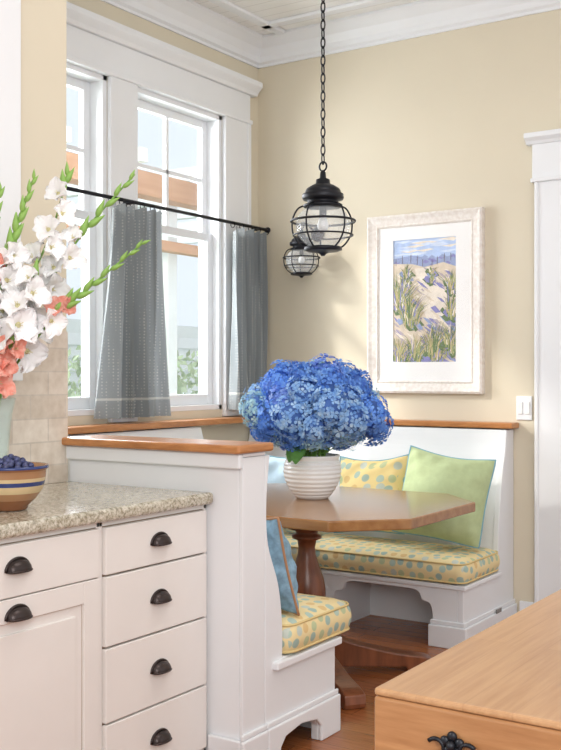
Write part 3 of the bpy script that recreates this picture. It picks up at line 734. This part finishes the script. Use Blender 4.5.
def glad(label,pts,kind,f0,f1,nfl,seed,budfrom,size=1.0):
    r=random.Random(seed)
    W_=[GV+Rv*p[0]+Fv*p[2]+Vector((0,0,p[1])) for p in pts]; sp=smoothpts([tuple(w) for w in W_],10); sp=[Vector(q) for q in sp]
    e=thing('gladiolus',label,'flower',W_[0],'gladioli in the glass vase')
    n=len(sp); put('stem',MB().tube(sp,[.0055-.003*i/n for i in range(n)],7),STEM,e,True)
    def at(t):
        x=t*(n-1); i=min(n-2,int(x)); return sp[i].lerp(sp[i+1],x-i),(sp[i+1]-sp[i]).normalized()
    for i in range(nfl):
        t=f0+(f1-f0)*i/max(1,nfl-1); p,d=at(t)
        tc=(cam_-p).normalized(); side=d.cross(tc).normalized()
        dirn=(tc*.8+side*(.7 if i%2 else -.7)+d*.4+Vector((r.uniform(-.25,.25),r.uniform(-.25,.25),r.uniform(-.25,.25)))).normalized()
        o=link(bpy.data.objects.new('flower',r.choice(FWm if kind=='w' else FCm))); o.parent=e; o.location=p+dirn*.014-ORG[e.name]
        q=dirn.to_track_quat('Z','Y'); o.rotation_mode='QUATERNION'; o.rotation_quaternion=q@Euler((0,0,r.uniform(0,2))).to_quaternion()
        k=size*(1.0-.42*i/nfl)*r.uniform(.92,1.08); o.scale=(k,k,k)
    t=budfrom; i=0
    while t<1.0:
        p,d=at(t); tc=(cam_-p).normalized(); side=d.cross(tc).normalized()
        dirn=(d*1.9+side*(.55 if i%2 else -.55)+tc*.25).normalized()
        o=link(bpy.data.objects.new('bud',BDm)); o.parent=e; o.location=p-ORG[e.name]; o.rotation_mode='QUATERNION'; o.rotation_quaternion=dirn.to_track_quat('Z','Y')
        k=1.3-.75*(t-budfrom)/(1-budfrom+.01); o.scale=(k,k,k)
        t+=.036; i+=1
S=.00299
def T(px,py,dep=0): return ((px+6)*S,(1.3+(375-py)*S)-.92,dep)
glad('white gladiolus stalk arching sideways with green buds',[(0,.03,0),T(0,395),T(40,330,-.03),T(90,290,-.04),T(147,243,-.04)],'w',.34,.56,4,1,.60)
glad('white gladiolus stalk in glass vase',[(0.01,.03,0),T(2,390),T(38,300,.03),T(80,232,.04),T(135,168,.05)],'w',.38,.72,7,2,.75)
glad('white gladiolus stalk with tall green bud tip',[(-.01,.03,0),T(-2,390),T(22,300),T(52,232),T(70,168)],'w',.38,.88,9,3,.90)
glad('white gladiolus stalk with upright green buds',[(-.02,.03,0),T(-6,390),T(4,300,-.05),T(18,240,-.05),T(38,178,-.04)],'w',.40,.68,6,4,.71)
glad('coral gladiolus stalk leaning in glass vase',[(-.01,.03,.01),T(-16,390),T(-12,300,-.07),T(-4,245,-.07),T(6,186,-.05)],'c',.54,.72,3,5,.75,.9)
glad('coral gladiolus blooms low over vase rim',[(.0,.03,-.01),T(-8,402),T(-2,390,-.08),T(8,368,-.10),T(20,346,-.10)],'c',.46,.97,6,6,.99,.9)
glad('white gladiolus blooms low in glass vase',[(.01,.03,-.02),T(-4,398),T(10,350,-.06),T(28,310,-.08),T(42,280,-.08)],'w',.54,.95,5,8,.98,1.05)
glad('coral gladiolus bloom between white stalks',[(.01,.03,.02),T(-2,398),T(20,360,.0),T(50,325,-.02),T(68,306,-.03)],'c',.90,.98,2,9,.99,.6)
glad('green gladiolus stalk still in bud',[(-.02,.03,.03),T(-8,392,.05),T(-6,310,.06),T(4,250,.06),T(22,190,.06)],'w',.42,.50,2,12,.64,.9)

# ------------------------------------------------------------------ exterior
put('porch_beam',MB().box(-1.55,-1.40,-4,7,2.62,2.80),PORCHW,None,label='orange cedar porch beam outside windows',cat='beam',bevel=.01)
put('porch_beam',MB().box(-1.52,-1.43,-4,7,2.24,2.32),PORCHW,None,label='slim cedar porch rail outside windows',cat='beam',bevel=.01)
SID=M('pale_siding',(.76,.83,.88),.7,var=.04)
for y in (1.05,3.6): put('porch_post',MB().box(-1.70,-1.58,y,y+.12,-.39,2.80),SID,None,label='pale porch post outside windows',cat='post',bevel=.01)
for k in range(9): put('porch_rafter',MB().box(-4.2,-1.2,-1.2+k*.75,-1.13+k*.75,2.801,2.90),SID,None,label='pale porch rafter outside windows',cat='rafter',bevel=.004,group='porch rafters')
b=MB().box(-5.2,-5,-4,12,-.39,1.95)
for k in range(14): b.prism([(-5,-.3+k*.15),(-4.97,-.3+k*.15),(-5,-.16+k*.15)],'y',-4,12)
put('garden_wall',b,SID,None,label='pale sided garden wall beyond porch',cat='wall')
put('lawn',MB().box(-9,-.2,-8,14,-.55,-.4),M('lawn_green',(.30,.40,.20),.9,var=.3,scale=8),None,label='green lawn outside the windows',cat='lawn')
r=random.Random(9)
SHL=M('shrub_leaf',(.42,.54,.36),.7,var=.35)
for (x,y,z,rad) in ((-3.0,2.1,.90,.8),(-3.4,4.0,.75,.9),(-2.8,.5,.40,.6)):
    b=MB()
    b.mi=1; b.tube([(x,y,-.4),(x,y,z)],.05,8); b.mi=0
    for i in range(1100):
        v=Vector((r.gauss(0,1),r.gauss(0,1),r.gauss(0,1))).normalized()*rad*r.uniform(.6,1); q=Euler((r.uniform(0,6),r.uniform(0,6),0)).to_matrix(); s=.055
        b.face([b.bm.verts.new(Vector((x,y,z))+v+q@Vector(p)) for p in ((-s,0,0),(0,-s*.5,0),(s,0,0),(0,s*.5,0))])
    put('garden_shrub',b,[SHL,TABLED],None,label='leafy green shrub outside window',cat='shrub',recalc=False)

# ------------------------------------------------------------------ light
w=bpy.data.worlds.new('World'); scn.world=w; w.use_nodes=True; nt=w.node_tree; bg=nt.nodes['Background']
tc=nt.nodes.new('ShaderNodeTexCoord'); sx=nt.nodes.new('ShaderNodeSeparateXYZ'); nt.links.new(tc.outputs['Generated'],sx.inputs[0])
mr=nt.nodes.new('ShaderNodeMapRange'); mr.inputs[1].default_value=-.6; mr.inputs[2].default_value=.1; nt.links.new(sx.outputs[0],mr.inputs[0])
cr=nt.nodes.new('ShaderNodeValToRGB'); cr.color_ramp.elements[0].color=(.78,.87,.97,1); cr.color_ramp.elements[1].color=(.97,.98,1,1)
nt.links.new(mr.outputs[0],cr.inputs[0]); nt.links.new(cr.outputs[0],bg.inputs[0]); bg.inputs[1].default_value=1.1
def area(name,loc,target,size,power,col):
    l=bpy.data.lights.new(name,'AREA'); l.energy=power; l.size=size; l.color=col; o=link(bpy.data.objects.new(name,l)); o.location=loc
    o.rotation_euler=(Vector(target)-Vector(loc)).to_track_quat('-Z','Y').to_euler(); return o
area('window_daylight',(-1.0,-1.2,2.0),(1.5,-1.2,.8),1.8,170,(.94,.97,1))
area('room_fill',(4.6,-6.2,2.6),(1.2,-1,1.0),2.0,94,(1,.985,.96))  # added fill, high behind the camera; stands for no lamp in the room
area('ceiling_fill',(2.6,-2.6,3.25),(2.4,-2.2,0),1.2,20,(1,.985,.96))  # soft fill added just under the ceiling, not a fixture of the room
sn=bpy.data.lights.new('sun','SUN'); sn.energy=2.6; sn.angle=.08; sn.color=(1,.95,.86); so=link(bpy.data.objects.new('sun',sn)); so.rotation_euler=Vector((.62,.60,-.5)).to_track_quat('-Z','Y').to_euler()

cam=bpy.data.cameras.new('camera'); co=link(bpy.data.objects.new('camera',cam)); co.location=(3.605,-5.217,1.3); co.rotation_euler=(math.radians(90),0,math.radians(33.4)); cam.lens=1035/750*36; cam.sensor_width=36; cam.clip_start=.05
scn.camera=co
scn.view_settings.view_transform='Standard'
scn.view_settings.look='None'
